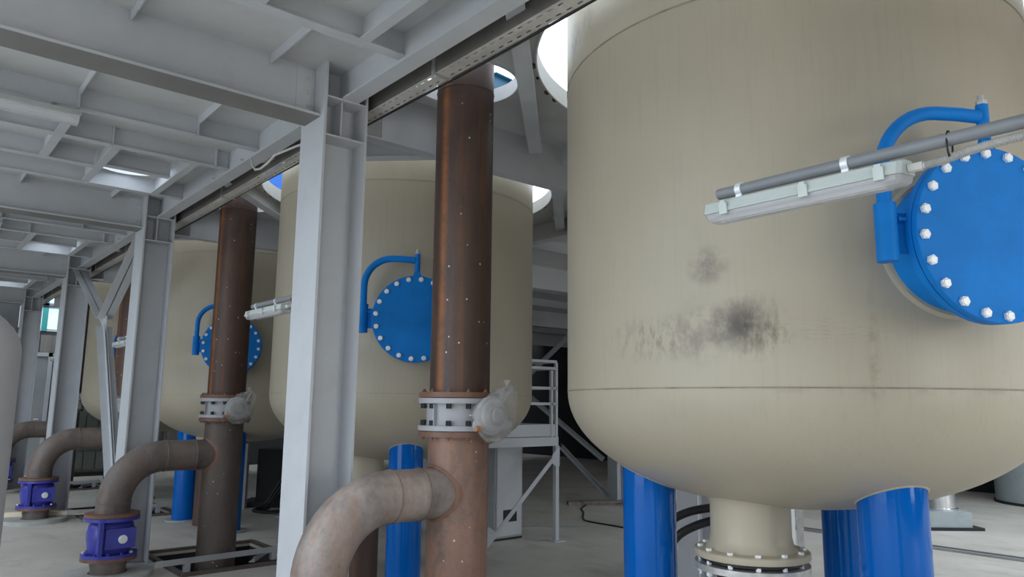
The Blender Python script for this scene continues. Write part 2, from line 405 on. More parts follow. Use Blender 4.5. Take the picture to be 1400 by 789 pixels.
# cladding sheets low on the back wall
for j in range(9):
    x0 = 1.2+j*.62
    part('cladding_panel', lambda b: b.prism([(x0+dx, RY1-.005-dy, 0) for dx, dy in ((0,0),(0,.03),(.1,.03),(.13,.06),(.23,.06),(.26,.03),(.36,.03),(.39,.06),(.5,.06),(.53,.03),(.6,.03),(.6,0))], (0,0,0), (0,0,3.45)), 'gallery', wb)
d1 = struct(part('door_1', lambda b: (b.box((2.62,RY1-.16,0),(3.24,RY1-.09,2.9)),), 'steel_dark'))
part('door_frame', lambda b: (b.box((2.52,RY1-.2,0),(2.615,RY1-.08,3.0)), b.box((3.245,RY1-.2,0),(3.34,RY1-.08,3.0)), b.box((2.52,RY1-.2,2.905),(3.34,RY1-.08,3.0))), 'steel', d1)
part('door_handle', lambda b: b.tube([(3.16,RY1-.16,1.35),(3.16,RY1-.22,1.35),(3.06,RY1-.22,1.35)], .018, 8), 'bolt', d1, smooth=40)
# window frames of the unseen walls that let the daylight in
def frame_front(b):
    for x0, x1 in ((3.25,5.35),(-6.25,-2.95),(9.85,14.15)):
        for x in (x0, (x0+x1)/2-.04, x1-.08): b.box((x,RY0-.15,.45),(x+.08,RY0-.05,3.75))
        for z in (.45, 2.4, 3.67): b.box((x0,RY0-.15,z),(x1,RY0-.05,z+.08))
part('window_frame', frame_front, 'steel', wf)
part('gate_frame', lambda b: (b.box((RX0-.1,-.1,0),(RX0+.05,.05,3.55)), b.box((RX0-.1,8.95,0),(RX0+.05,9.1,3.55)), b.box((RX0-.1,-.1,3.42),(RX0+.05,9.1,3.55))), 'steel', wl)

# ceiling: the platform plate with holes for tanks, risers and check valve legs
HX, HY, HR = 1.77, 3.60, .335
holes = [circle(XT, YT+k*S, 1.65, 96) for k in range(4)] + [circle(XP, YP+k*S, .40, 48) for k in range(4)] + [circle(HX, HY+k*S, HR, 40) for k in range(1, 4)]
ceil = struct(part('ceiling', lambda b: b.plate(rect(PX0, RX1, PY0, PY1), holes + [rect(9.2, 15.6, -1.6, 5.2)], ZC, ZT), 'plate'))  # last opening is unseen, added to let sky light onto the right floor
for k in range(4):
    part('hole_rim', lambda b: b.ring(1.64, 1.652, 4.215, 4.36, n=96), 'white', ceil, key='rim_tank', smooth=30, loc=(XT, YT+k*S, 0))
    part('hole_rim', lambda b: b.ring(.392, .402, 4.225, 4.34, n=48), 'white', ceil, key='rim_pipe', smooth=30, loc=(XP, YP+k*S, 0))
    if k: part('hole_rim', lambda b: b.ring(HR-.008, HR+.002, 4.23, 4.33, n=40), 'white', ceil, key='rim_small', smooth=30, loc=(HX, HY+k*S, 0))
    def clumps(b):
        rr = random.Random(k)
        for i in range(70):
            a = rr.uniform(0, 2*PI); q = rr.uniform(.010, .026); p = (1.668*cos(a), 1.668*sin(a), 4.23)
            b.lathe([(0,-q),(q*.8,-q*.5),(q,0),(q*.7,q*.5),(0,q*.5)], p, 7)
    part('sealant_clump', clumps, 'foam', ceil, loc=(XT, YT+k*S, 0))['kind'] = 'stuff'
def chan_x(b, x0, x1, y, zb, fl=.07, t=.008):      # channel along X, web at y, bottom flange towards +Y
    b.box((x0,y-t/2,zb+t),(x1,y+t/2,ZC)); b.box((x0,y-.035,zb),(x1,y+fl-.015,zb+t))
def tee_y(b, x, y0, y1, zb, wd=.075, t=.008):
    b.box((x-t/2,y0,zb+t),(x+t/2,y1,ZC)); b.box((x-wd/2,y0,zb),(x+wd/2,y1,zb+t))
for k in range(-1, 4):
    y0 = YW + k*S
    last = k == 3
    for off in ([1.545] if last else [1.545, 2.295, 3.735]):
        part('purlin', lambda b: chan_x(b, PX0, 2.40, y0+off, 4.07), 'steel', ceil)
    if not last:
        part('purlin', lambda b: chan_x(b, PX0, 1.39, y0+3.075, 4.07), 'steel', ceil)
        part('purlin', lambda b: chan_x(b, 1.47, 2.07, y0+3.02, 4.085), 'steel', ceil)
        for x in (1.43, 2.11): part('trimmer', lambda b: tee_y(b, x, y0+2.30, y0+3.73, 4.075), 'steel', ceil)
        part('trimmer', lambda b: tee_y(b, .965, y0+1.62, y0+2.29, 4.075), 'steel', ceil)
        part('trimmer', lambda b: tee_y(b, .965, y0+2.30, y0+3.07, 4.075), 'steel', ceil)
    for x in (-.8, .07, .97, 1.87):
        part('rib', lambda b: b.box((x-.005,y0+.01,4.168),(x+.005,y0+1.54,ZC)), 'steel', ceil)
        if not last:
            part('rib', lambda b: b.box((x-.005,y0+3.75,4.168),(x+.005,y0+S-.01,ZC)), 'steel', ceil)
            part('stiffener', lambda b: b.box((x-.005,y0+1.545-.05,4.07),(x+.005,y0+1.54,4.168)), 'steel', ceil)
            part('stiffener', lambda b: b.box((x+.4,y0+2.295-.05,4.07),(x+.41,y0+2.29,ZC)), 'steel', ceil)
    for off in (1.5, 3.0):
        part('purlin', lambda b: chan_x(b, 6.64, RX1, y0+off, 4.07), 'steel', ceil)
# corner diagonals that frame each tank hole
for k in range(4):
    c = Vector((XT, YT+k*S, 0))
    for sx, sy in ((-1,1),(-1,-1),(1,1),(1,-1)):
        n = Vector((sx, sy, 0)).normalized(); t = Vector((-n.y, n.x, 0)); m = c + n*1.72
        # trim the diagonal where it meets the edge beams
        ends = []
        for sg in (-1, 1):
            best = 9
            for lim, ax in ((XT-2.105, 0), (XT+2.105, 0), (c.y-2.28, 1), (c.y+2.28, 1)):
                dv = t[ax]*sg; q = (lim-m[ax])/dv if abs(dv) > 1e-6 else -1
                if q > 0: best = min(best, q)
            ends.append(m + t*(sg*(best-.03)))
        a, e = ends
        part('trimmer', lambda b: (b.bar(a+Vector((0,0,4.158)), e+Vector((0,0,4.158)), .008, .16), b.bar(a+Vector((0,0,4.074)), e+Vector((0,0,4.074)), .12, .01)), 'steel', ceil)

# ------------------------------------------------------------------ columns
def column(name, label, x0, x1, yc, group, bf=.376):
    t = thing(name, label, 'column', ((x0+x1)/2, yc, 0), group); d = x1-x0; h = bf/2
    K = 'col%.2f' % bf
    part('flange', lambda b: b.box((-d/2,-h,.02),(-d/2+.018,h,ZC)), 'steel', t, key=K+'a')
    part('flange', lambda b: b.box((d/2-.018,-h,.02),(d/2,h,ZC)), 'steel', t, key=K+'b')
    part('web', lambda b: b.box((-d/2+.018,-.006,.02),(d/2-.018,.006,ZC)), 'steel', t, key=K+'w')
    for z in (3.985, 3.70):
        for s in (-1, 1):
            part('stiffener', lambda b: b.box((-d/2+.018,.006,-.006),(d/2-.018,h-.004,.006)), 'steel', t, key=K+'s', loc=(0,0,z), rot=(0,0,0 if s > 0 else PI))
    for s in (-1, 1):
        part('gusset', lambda b: b.box((-.006,.006,-.1365),(.006,h*.8,.1365)), 'steel', t, key=K+'g', loc=(.02*s,0,3.8425), rot=(0,0,0 if s > 0 else PI))
    part('base_plate', lambda b: b.box((-d/2-.06,-h-.06,0),(d/2+.06,h+.06,.02)), 'steel', t, key=K+'p')
    return t
COLS = ['grey steel column right of the camera that carries the tube of the nearest lamp',
        'nearest and tallest looking grey steel column, left of the rusty riser',
        'second grey steel column in the row, behind the first blue valve',
        'third grey steel column in the row, behind the farther blue valve',
        'farthest grey steel column, partly behind the pale grey tank at left']
for k in range(-1, 4): column('steel_column', COLS[k+1], XC0, XC1, YW+k*S, 'row of steel columns')
for k in range(0, 4): column('steel_column', 'grey steel column standing just behind the gap after the %s tank' % ORD[k], 6.45, 6.79, YW+k*S, 'steel columns behind the tanks')
for (x, y, lab) in ((10.95, 9.75, 'dark grey steel column standing behind the inspection platform'), (10.95, 14.4, 'dark grey steel column deep in the hall behind the platform')):
    column('steel_column', lab, x-.13, x+.13, y, 'columns deep in the hall', .24)

# ------------------------------------------------------------------ main beams
BL = ['grey steel cross beam above the camera', 'nearest deep grey steel cross beam running left from the nearest column',
      'second deep grey cross beam running left from the second column', 'third grey cross beam running left from the third column', 'farthest grey cross beam at the fourth column']
BR = ['grey cross beam above the space right of the camera', 'dark grey cross beam from the nearest column over the gap between first two tanks',
      'grey cross beam from the second column between the second and third tanks', 'grey cross beam from the third column between the third and fourth tanks', 'grey cross beam behind the farthest tank']
for k in range(-1, 4):
    y = YW+k*S
    t = thing('cross_beam', BL[k+1], 'beam', (XC0, y, 3.84), 'cross beams left of the columns')
    part('web', lambda b: b.box((PX0-XC0,-.006,.018),(-.001,.006,ZC-3.84)), 'steel', t, key='bl_w')
    fl = part('flange', lambda b: b.box((PX0-XC0,-.13,0),(-.001,.13,.018)), 'steel', t, key='bl_f')
    part('primed_underside', lambda b: b.box((PX0-XC0,-.127,-.0015),(-.001,.127,-.0002)), 'primer', fl, key='bl_u')  # thin sheet giving the flange underside a darker brown grey
    part('end_plate', lambda b: b.box((-.14,-.014,.03),(-.002,-.006,ZC-3.86)), 'steel', t, key='bl_e')
    for z in (.1, .2, .3): part('bolt', lambda b: hexbolt(b, .014, .012), 'steel', t, key='bl_b', mtx=ZtoM((-.05,-.014,z), (0,-1,0)))
    t = thing('cross_beam', BR[k+1], 'beam', (XC1, y, 3.84), 'cross beams right of the columns')
    part('web', lambda b: b.box((.23,.0,.014),(3.89,.012,ZC-3.84)), 'steel', t, key='br_w')
    part('flange', lambda b: b.box((.001,.0,0),(3.89,.115,.014)), 'steel', t, key='br_f')
    part('extension', lambda b: b.box((4.25,-.006,.0),(RX1-XC1,.006,ZC-3.84)), 'steel', t, key='br_x')
EL = ['grey edge channel above the camera leading to the nearest column', 'grey edge channel between the nearest and second columns',
      'grey edge channel between the second and third columns', 'grey edge channel between the third and farthest columns']
for k in range(0, 4):
    ya, yb = YW+(k-1)*S+.008, YW+k*S-.008
    t = thing('edge_beam', EL[k], 'beam', (2.412, ya, 3.992), 'edge channels along the column row')
    part('web', lambda b: b.box((-.005,0,.014),(.005,S-.016,ZC-3.992)), 'steel', t, key='e_w')
    part('flange', lambda b: b.box((-.065,0,0),(.065,S-.016,.014)), 'steel', t, key='e_f')
    t = thing('edge_beam', 'dark grey edge channel behind the %s tank' % ORD[k], 'beam', (6.62, ya, 3.992), 'edge channels behind the tanks')
    part('web', lambda b: b.box((-.005,0,.014),(.005,S-.016,ZC-3.992)), 'steel', t, key='e_w')
    part('flange', lambda b: b.box((-.065,0,0),(.065,S-.016,.014)), 'steel', t, key='e_f')

# Y-shaped double angle brace between the second and third columns
t = thing('column_brace', 'grey Y-shaped double angle brace between the second and third columns', 'brace', (2.38, 11.76, 0))
def dbl(b, a, e, off=.055, w=.09):
    q = (Vector(e)-Vector(a)).normalized(); n = Vector((0, -q.z, q.y))
    for s in (-1, 1):
        o1, o2 = Vector((s*.056,0,0)), Vector((s*.0125,0,0))
        b.bar(Vector(a)+o1, Vector(e)+o1, w, .008, n); b.bar(Vector(a)+o2+n*.035, Vector(e)+o2+n*.035, .008, .065, n)
yr = 11.76
part('strut', lambda b: dbl(b, (0,-2.09,1.13+2.93), (0,-.06,.05+2.93)), 'steel', t)
part('strut', lambda b: dbl(b, (0,2.10,1.02+2.93), (0,.06,.05+2.93)), 'steel', t)
part('strut', lambda b: dbl(b, (0,-1.80,.14), (0,-.05,2.86)), 'steel', t)
part('gusset', lambda b: b.prism([(-.006,-.16,2.76),(-.006,.02,2.72),(-.006,.17,2.98),(-.006,.0,3.05),(-.006,-.17,3.0)], (0,0,0), (.012,0,0)), 'steel', t)

# ------------------------------------------------------------------ cable tray and its cables
def tray(b):
    x0, x1, z, y0, y1 = 2.615, 2.74, 4.0, -2.1, 20.4
    b.box((x1-.0015,y0,z),(x1,y1,z+.05))
    rows = [(x0, x0+.022), (x0+.034, x0+.091), (x0+.103, x1)]
    for a, c in rows: b.box((a,y0,z),(c,y1,z+.0015))
    n = 200; p = (y1-y0)/n
    for a, c in ((x0+.022,x0+.034),(x0+.091,x0+.103)):
        y = y0
        while y < y1:
            b.box((a,y,z),(c,min(y+.045,y1),z+.0015)); y += .085
t = thing('cable_tray', 'perforated galvanised cable tray hung along the platform edge', 'cable tray', (2.68, 4, 4.0))
o = part('tray', lambda b: tray(b), 'tray', t); o.location = (-2.68, -4, -4.0)
part('side_wall', lambda b: b.box((-.067,-6.1,.0),(-.0655,16.4,.14)), 'tray_side', t)
for k in range(3, 13):
    part('bracket', lambda b: (b.box((-.075,-.02,-.006),(.075,.02,-.001)), b.box((-.077,-.02,-.006),(-.069,.02,.236))), 'galv', t, key='trb', loc=(0,-10.1+k*2.0,0))
cpts = [(2.752+.006*sin(y*2.3), y, 4.002+.008*sin(y*1.1+.4)) for y in [-2+.4*i for i in range(56)]]
tag(part('power_cable', lambda b: b.tube(cpts, .009, 6), 'black', smooth=60), 'thin black cable clipped along the outer edge of the cable tray', 'cable')
wc = [(2.30,6.27,3.94),(2.29,6.20,3.86),(2.28,6.10,3.79),(2.28,5.98,3.77),(2.30,5.88,3.80),(2.32,5.80,3.85),(2.36,5.70,3.87),(2.42,5.6,3.90),(2.50,5.45,3.93),(2.58,5.30,3.97),(2.64,5.2,4.01)]
tag(part('hanging_cable', lambda b: b.tube(wc, .010, 8), 'cable_white', smooth=60), 'short white cable sagging between lamp beam and cable tray', 'cable')

# ------------------------------------------------------------------ tanks
ZB, ZS, ZU, ZE = 1.215, 1.915, 3.97, 4.62
MA, MO, MZ = -2.0797, 1.6845, 2.585
def shell(b):
    p = []; n = 26
    for i in range(n+1):
        a = PI/2*i/n; p.append((RT*sin(a)**.94 if i else 0, ZS-(ZS-ZB)*cos(a)))
    for i in range(1, 12): p.append((RT, ZS+(ZE-ZS)*i/12))
    for i in range(n+1):
        a = PI/2*i/n; p.append((RT*cos(a) if i < n else 0, ZE+.60*sin(a)))
    b.lathe(p, n=128)
def dome_z(rho): return ZS-(ZS-ZB)*math.sqrt(max(0, 1-(rho/RT)**2))
nd = Vector((cos(MA), sin(MA), 0)); td = Vector((-sin(MA), cos(MA), 0)); zd = Vector((0,0,1))
def MW(t_, z_, n_): return td*t_ + zd*(MZ+z_) + nd*n_
MWM = Matrix((td, zd, nd)).transposed().to_4x4(); MWM.translation = zd*MZ
LEGS = [math.radians(a) for a in (134, -119.5, 7)]
NX, NY = -.478, .02
def tank(k, label):
    T = thing('fibreglass_tank', label, 'tank', (XT, YT+k*S, 0), 'row of beige tanks')
    if k == 0: part('shell', shell, 'beige_smudged', T, smooth=40)
    else: part('shell', shell, 'beige', T, key='shell', smooth=40)
    for z in (ZS, ZU): part('seam', lambda b: b.ring(RT-.004, RT+.0022, -.004, .004, n=128), 'seam' if k == 0 else 'seam_pale', T, key='seam%d' % (k > 0), smooth=40, loc=(0,0,z))
    # manway: neck, bolted cover, swing davit
    mk = part('manway_neck', lambda b: (b.ring(.28, .318, 1.33, MO-.075, n=64), b.ring(.30, .395, MO-.075, MO-.038, n=64)), 'blue', T, key='mneck', smooth=40, mtx=MWM)
    def pad(b):
        n = 64; vs = []; R = RT
        for rad, lift in ((.27,.004),(.335,.012),(.352,.0)):
            for i in range(n):
                a = 2*PI*i/n; u, v = rad*cos(a), rad*sin(a)
                vs.append((u, v, math.sqrt(max(0, R*R-u*u))+lift))
        fs = [(r*n+i, r*n+(i+1)%n, (r+1)*n+(i+1)%n, (r+1)*n+i) for r in range(2) for i in range(n)]
        b.add(vs, fs)
    part('neck_pad', pad, 'beige', mk, key='mpad', smooth=40)
    cv = part('manway_cover', lambda b: b.lathe([(0,MO-.034),(.393,MO-.034),(.397,MO-.03),(.397,MO-.004),(.393,MO),(0,MO)], n=64), 'blue', T, key='mcov', smooth=30, mtx=MWM)
    for i in range(20):
        a = 2*PI*(i+.5)/20 if k else 2*PI*i/20
        a += .06
        part('bolt', lambda b: (b.prism([(x*.023, y*.023, 0) for x, y in HEX], (0,0,0), (0,0,.014)), b.cyl((0,0,.014),(0,0,.0175),.021,6,.016)), 'bolt', cv, key='mbolt', mtx=Matrix.Translation((.364*cos(a), .364*sin(a), MO)) @ Matrix.Rotation(a, 4, 'Z'))
    sl = part('davit_sleeve', lambda b: b.cyl((-.475,-.13,MO-.09), (-.475,.13,MO-.09), .046, 20), 'blue', T, key='msl', smooth=40, mtx=MWM)
    part('bracket', lambda b: (b.box((-.435,-.09,MO-.10),(-.31,.09,MO-.08)), b.box((-.435,.05,MO-.115),(-.385,.065,MO-.055))), 'blue', sl, key='mbr')
    zz = MO-.09
    path = [(-.475,.131,zz),(-.475,.28,zz)] + [(-.475+.255-.255*cos(PI/2*i/10), .30+.255*sin(PI/2*i/10), zz+.045*i/10) for i in range(11)] + [(-.12,.552,zz+.062),(-.02,.545,zz+.072)]
    ar = part('davit_arm', lambda b: b.tube(path, .031, 16), 'blue', T, key='marm', smooth=50, mtx=MWM)
    part('davit_post', lambda b: b.cyl((0,.435,zz+.075),(0,.60,zz+.075), .026, 14), 'blue', ar, key='mpost', smooth=40)
    part('eye_bolt', lambda b: (b.cyl((0,.60,zz+.075),(0,.645,zz+.075), .014, 10), b.cyl((0,.602,zz+.075),(0,.622,zz+.075), .024, 6)), 'galv', ar, key='meye', smooth=40)
    part('lifting_lug', lambda b: b.prism([(-.045,.385,zz+.065),(.045,.385,zz+.065),(.018,.45,zz+.065),(-.018,.45,zz+.065)], (0,0,0), (0,0,.022)), 'blue', cv, key='mlug')
    # legs fitted to the bottom dome
    for j, a in enumerate(LEGS):
        cx, cy = .905*cos(a), .905*sin(a); r = .168
        def leg(b):
            n = 40; vs = []
            for z in (.02, None):
                for i in range(n):
                    x, y = cx+r*cos(2*PI*i/n), cy+r*sin(2*PI*i/n)
                    vs.append((x, y, z if z else dome_z(math.hypot(x, y))-.012))
            b.add(vs, [(i,(i+1)%n,n+(i+1)%n,n+i) for i in range(n)] + [tuple(range(n-1,-1,-1))])
        lg = part('leg', leg, 'leg_blue', T, key='leg%d' % j, smooth=40)
        def collar(b):
            n = 40; vs = []
            for rr, dz in ((r+.001,-.016),(r+.010,-.010),(r+.012,.004)):
                for i in range(n):
                    x, y = cx+rr*cos(2*PI*i/n), cy+rr*sin(2*PI*i/n); vs.append((x, y, dome_z(math.hypot(x, y))+dz))
            b.add(vs, [(q*n+i,q*n+(i+1)%n,(q+1)*n+(i+1)%n,(q+1)*n+i) for q in range(2) for i in range(n)])
        part('leg_collar', collar, 'beige', lg, key='legc%d' % j, smooth=40)
        part('foot_plate', lambda b: b.lathe([(0,0),(.26,0),(.26,.02),(0,.02)], (cx,cy,0), 32), 'steel_dark', lg, key='legf%d' % j)
    # bottom outlet
    nz = part('bottom_nozzle', lambda b: b.lathe([(.20,.965),(.325,.965),(.328,.972),(.328,.998),(.322,1.004),(.262,1.01),(.237,1.04),(.229,1.08),(.229,1.26),(.242,1.30),(.27,1.33)], (NX,NY,0), 56), 'beige', T, key='bnoz', smooth=30)
    part('gasket', lambda b: b.ring(.18,.30,.945,.9655,(NX,NY,0),40), 'black', nz, key='bgas')
    rg = part('backing_ring', lambda b: b.ring(.235,.325,.895,.93,(NX,NY,0),56), 'galv', T, key='bring', smooth=30)
    for i in range(12):
        a = 2*PI*(i+.3)/12; x, y = NX+.29*cos(a), NY+.29*sin(a)
        part('bolt', lambda b: (b.cyl((0,0,.85),(0,0,1.02),.009,8), b.cyl((0,0,.868),(0,0,.893),.018,6), b.cyl((0,0,1.003),(0,0,1.02),.018,6), b.cyl((0,0,.932),(0,0,.95),.015,6)), 'bolt', rg, key='bbolt', loc=(x,y,0), smooth=20)
    part('outlet_pipe', lambda b: (b.cyl((NX,NY,0),(NX,NY,.945), .20, 32),), 'rust_up', T, key='bout', smooth=40)
    return T
TL = ['largest beige fibreglass tank at right, nearest the camera, with a dark smudge on its side',
      'beige fibreglass tank behind the nearest rusty riser, second in the row',
      'beige fibreglass tank behind the second rusty riser, third in the row',
      'farthest beige fibreglass tank, behind the Y-shaped brace']
for k in range(4): tank(k, TL[k])

# ------------------------------------------------------------------ risers with branch elbows, butterfly valves, check valves
XE = [2.15, 2.06, 2.06, 2.06]
ZBR, RB, BR_ = 1.225, .168, .47
RL = ['nearest rusty brown riser pipe with a branch elbow in the foreground', 'second rusty riser pipe, standing in the floor pit behind the nearest column',
      'third rusty riser pipe behind the second column', 'farthest rusty riser pipe, mostly hidden by the third column']
def riser(k):
    T = thing('riser_pipe', RL[k], 'pipe', (XP, YP+k*S, 0), 'rusty riser pipes')
    up_path = [(0,0,1.904),(0,0,3),(0,0,4.75)] + [(.5-.5*cos(PI/2*i/8), 0, 4.9+.5*sin(PI/2*i/8)) for i in range(9)] + [(.9,0,5.4)]
    part('upper_pipe', lambda b: b.tube(up_path, RP, 48), 'rust_up', T, key='rup', smooth=50)
    part('weld_ring', lambda b: b.lathe([(RP-.01,-.008),(RP+.004,0),(RP-.01,.008)], n=48), 'rust_flange', T, key='rwr', smooth=40, loc=(0,0,4.13))
    part('lower_pipe', lambda b: b.cyl((0,0,-1.14),(0,0,1.602), RP, 48), 'rust_low' if k == 0 else 'rust_dark', T, key='rlow%d' % (k > 0), smooth=40)
    for z in (1.868, 1.601):
        fl = part('flange', lambda b: b.ring(RP-.01,.285,0,.036,n=56), 'rust_flange', T, key='rfl', smooth=30, loc=(0,0,z))
        for i in range(12):
            a = 2*PI*(i+.25)/12; dn = z < 1.7
            part('bolt', lambda b: hexbolt(b, .016, .010), 'rust_flange', fl, key='rbolt', loc=(.258*cos(a), .258*sin(a), .036 if not dn else 0), rot=(PI if dn else 0,0,a))
    L = XP-XE[k]
    pth = [(-.12,0,ZBR),(-.30,0,ZBR)] + [(-L+BR_-BR_*sin(PI/2*i/14), 0, ZBR-BR_+BR_*cos(PI/2*i/14)) for i in range(15)] + [(-L,0,.70),(-L,0,.655)]
    br = part('branch_elbow', lambda b: b.tube(pth, RB, 40), 'rust_grey' if k == 0 else 'rust_grime', T, key='rbr%d' % (k > 0), smooth=50)
    def weld(b, p, d): b.lathe([(RB-.01,-.009),(RB+.005,-.004),(RB+.006,.004),(RB-.01,.009)], (0,0,0), 40, ZtoM(p, d))
    for wi, (wp, wd_) in enumerate((((-L+BR_,0,ZBR), (1,0,0)), ((-L,0,ZBR-BR_), (0,0,1)), ((-.33,0,ZBR), (1,0,0)))):
        part('weld_ring', lambda b: weld(b, wp, wd_), 'weld', br, key='rbw%d%d' % (k > 0, wi), smooth=40)
    def saddle(b):
        n = 48; vs = []
        for rr, lift in ((RB+.004,.012),(RB+.012,.010),(RB+.024,.0)):
            for i in range(n):
                a = 2*PI*i/n; y, z = rr*cos(a), rr*sin(a); vs.append((-math.sqrt(max(1e-4, RP*RP-min(y*y, RP*RP*.98)))-lift, y, ZBR+z))
        b.add(vs, [(q*n+i,q*n+(i+1)%n,(q+1)*n+(i+1)%n,(q+1)*n+i) for q in range(2) for i in range(n)])
    part('weld_saddle', saddle, 'rust_flange', br, key='rsad', smooth=40)
    f2 = part('branch_flange', lambda b: b.ring(RB-.01,.265,.622,.655,n=48), 'rust_flange', br, key='rbf', smooth=30, loc=(-L,0,0))

    # butterfly valve clamped between the riser flanges
    V = thing('butterfly_valve', ['plastic wrapped grey butterfly valve on the nearest rusty riser', 'plastic wrapped grey butterfly valve on the second rusty riser',
        'plastic wrapped grey butterfly valve on the third rusty riser', 'grey butterfly valve on the farthest rusty riser'][k], 'valve', (XP, YP+k*S, 1.64), 'butterfly valves on the risers')
    part('body', lambda b: b.lathe([(.20,.03),(.238,.03),(.232,.06),(.232,.16),(.238,.19),(.20,.19)], n=48), 'grey_valve', V, key='vb', smooth=35)
    for z in (.0, .186): part('flange_ring', lambda b: b.ring(.20,.288,0,.034,n=56), 'grey_valve', V, key='vf', smooth=30, loc=(0,0,z+.002))
    for i in range(12):
        a = 2*PI*(i+.25)/12
        for z0, z1 in ((.152,.187),(.038,.07)):
            part('nut', lambda b: b.cyl((0,0,0),(0,0,.034), .018, 6), 'black', V, key='vn', loc=(.258*cos(a), .258*sin(a), z0))
    part('rib', lambda b: b.box((.225,-.006,.036),(.262,.006,.185)), 'grey_valve', V, key='vr', rot=(0,0,-2.95))
    part('shaft_boss', lambda b: (b.cyl((0,-.20,.11),(0,-.33,.11), .055, 20), b.box((-.09,-.30,.105),(.09,-.235,.115))), 'grey_valve', V, key='vs', smooth=35)
    gb = part('gearbox', lambda b: (b.lathe([(0,-.02),(.105,-.02),(.115,0),(.115,.07),(.10,.085),(.05,.09),(.045,.115),(0,.115)], n=32, M4=ZtoM((0,-.33,.11), (0,-1,0))),
        b.cyl((-.13,-.365,.045),(.15,-.365,.045), .04, 16), b.cyl((.09,-.365,.17),(.15,-.365,.28), .012, 8)), 'grey_valve', V, key='vg', smooth=35)
    part('gear_cover', lambda b: b.lathe([(.118,.0),(.128,.01),(.128,.03),(.118,.04)], n=32, M4=ZtoM((0,-.345,.11), (0,-1,0))), 'grey_valve', gb, key='vgc', smooth=30)
    part('cover_hub', lambda b: b.lathe([(0,.0),(.075,.0),(.07,.016),(.035,.02),(.03,.032),(0,.032)], n=24, M4=ZtoM((.0,-.412,.11), (0,-1,0))), 'wrap', gb, key='vgh', smooth=30)
    def wrap(b):
        n, m = 40, 18; vs = []
        for i in range(m+1):
            th = PI*i/m
            for j in range(n):
                ph = 2*PI*j/n; f = 1+.055*sin(4*ph+3*th)+.04*sin(7*ph-5*th+1)+.025*sin(11*ph+9*th)
                x, z, y = .165*sin(th)*cos(ph)*f, .155*cos(th)*f, .115*sin(th)*sin(ph)*f
                if z > .03: x += .11*(z/.15)**2; z += .04*(z/.15)**2
                vs.append((x+.015, y-.375, z+.10))
        b.add(vs, [(i*n+j,i*n+(j+1)%n,(i+1)*n+(j+1)%n,(i+1)*n+j) for i in range(m) for j in range(n)])
    wr_ = part('plastic_wrap', wrap, 'film', V, key='vw', smooth=50)
    part('wrap_knot', lambda b: b.lathe([(0,0),(.022,.01),(.012,.04),(.026,.075),(0,.08)], (.125,-.375,.275), 9), 'film', wr_, key='vk', smooth=30)
    part('worm_shaft', lambda b: b.cyl((-.16,-.40,.025),(-.10,-.40,.025), .019, 12), 'copper', V, key='vc', smooth=35)

    # blue check valve on the branch leg
    K = thing('check_valve', ['violet blue check valve under the nearest branch elbow', 'larger violet blue check valve under the second branch elbow',
        'smaller violet blue check valve under the third branch elbow', 'violet blue check valve under the farthest branch elbow'][k], 'valve', (XE[k], YP+k*S, .22), 'blue check valves on the branch legs')
    part('body', lambda b: b.lathe([(.17,.03),(.195,.04),(.215,.10),(.228,.18),(.228,.25),(.21,.32),(.18,.365),(.17,.37)], n=40), 'valve_blue', K, key='cvb', smooth=40)
    for z in (0, .365): part('flange', lambda b: b.ring(.15,.268,0,.034,n=48), 'valve_blue', K, key='cvf', smooth=30, loc=(0,0,z))
    hb = part('hinge_boss', lambda b: b.box((-.10,-.25,.10),(.185,-.05,.30)), 'valve_blue', K, key='cvh')
    part('hinge_bolt', lambda b: (b.cyl((.06,-.25,.19),(.06,-.262,.19), .044, 12), b.cyl((.06,-.262,.19),(.06,-.285,.19), .036, 6)), 'bolt', hb, key='cvn', smooth=30)
    part('rib', lambda b: b.box((-.16,-.235,.034),(-.12,-.12,.365)), 'valve_blue', K, key='cvr')
    for i in range(12):
        a = 2*PI*(i+.5)/12
        part('bolt', lambda b: b.cyl((0,0,.03),(0,0,.05), .016, 6), 'bolt' if i % 5 == 0 else 'valve_blue', K, key='cvx%d' % (i % 5 == 0), loc=(.24*cos(a), .24*sin(a), .002))
    P = thing('pipe_stub', ['rusty pipe stub under the check valve of the nearest branch elbow', 'rusty pipe stub rising from the floor under the larger blue check valve',
        'rusty pipe stub in a concrete ring under the smaller blue check valve', 'rusty pipe stub under the farthest check valve'][k], 'pipe', (XE[k], YP+k*S, 0), 'pipe stubs under the check valves')
    part('stub', lambda b: b.lathe([(RB,0),(RB,.10),(.178,.14),(.168,.165),(.168,.188)], n=40), 'rust_grime', P, key='stb', smooth=40)
    part('flange', lambda b: b.ring(.15,.268,.186,.22,n=48), 'rust_flange', P, key='stf', smooth=30)
    tag(part('concrete_ring', lambda b: b.ring(.185,.43,0,.055,n=40), 'concrete', key='crg', loc=(XE[k], YP+k*S, 0), smooth=30),
        ['low concrete ring round the pipe stub of the nearest branch elbow', 'low concrete ring round the stub of the larger blue check valve', 'low pale concrete ring round the stub of the smaller blue check valve', 'low concrete ring round the farthest pipe stub'][k], 'concrete ring', 'concrete rings round the pipe stubs')
for k in range(4): riser(k)

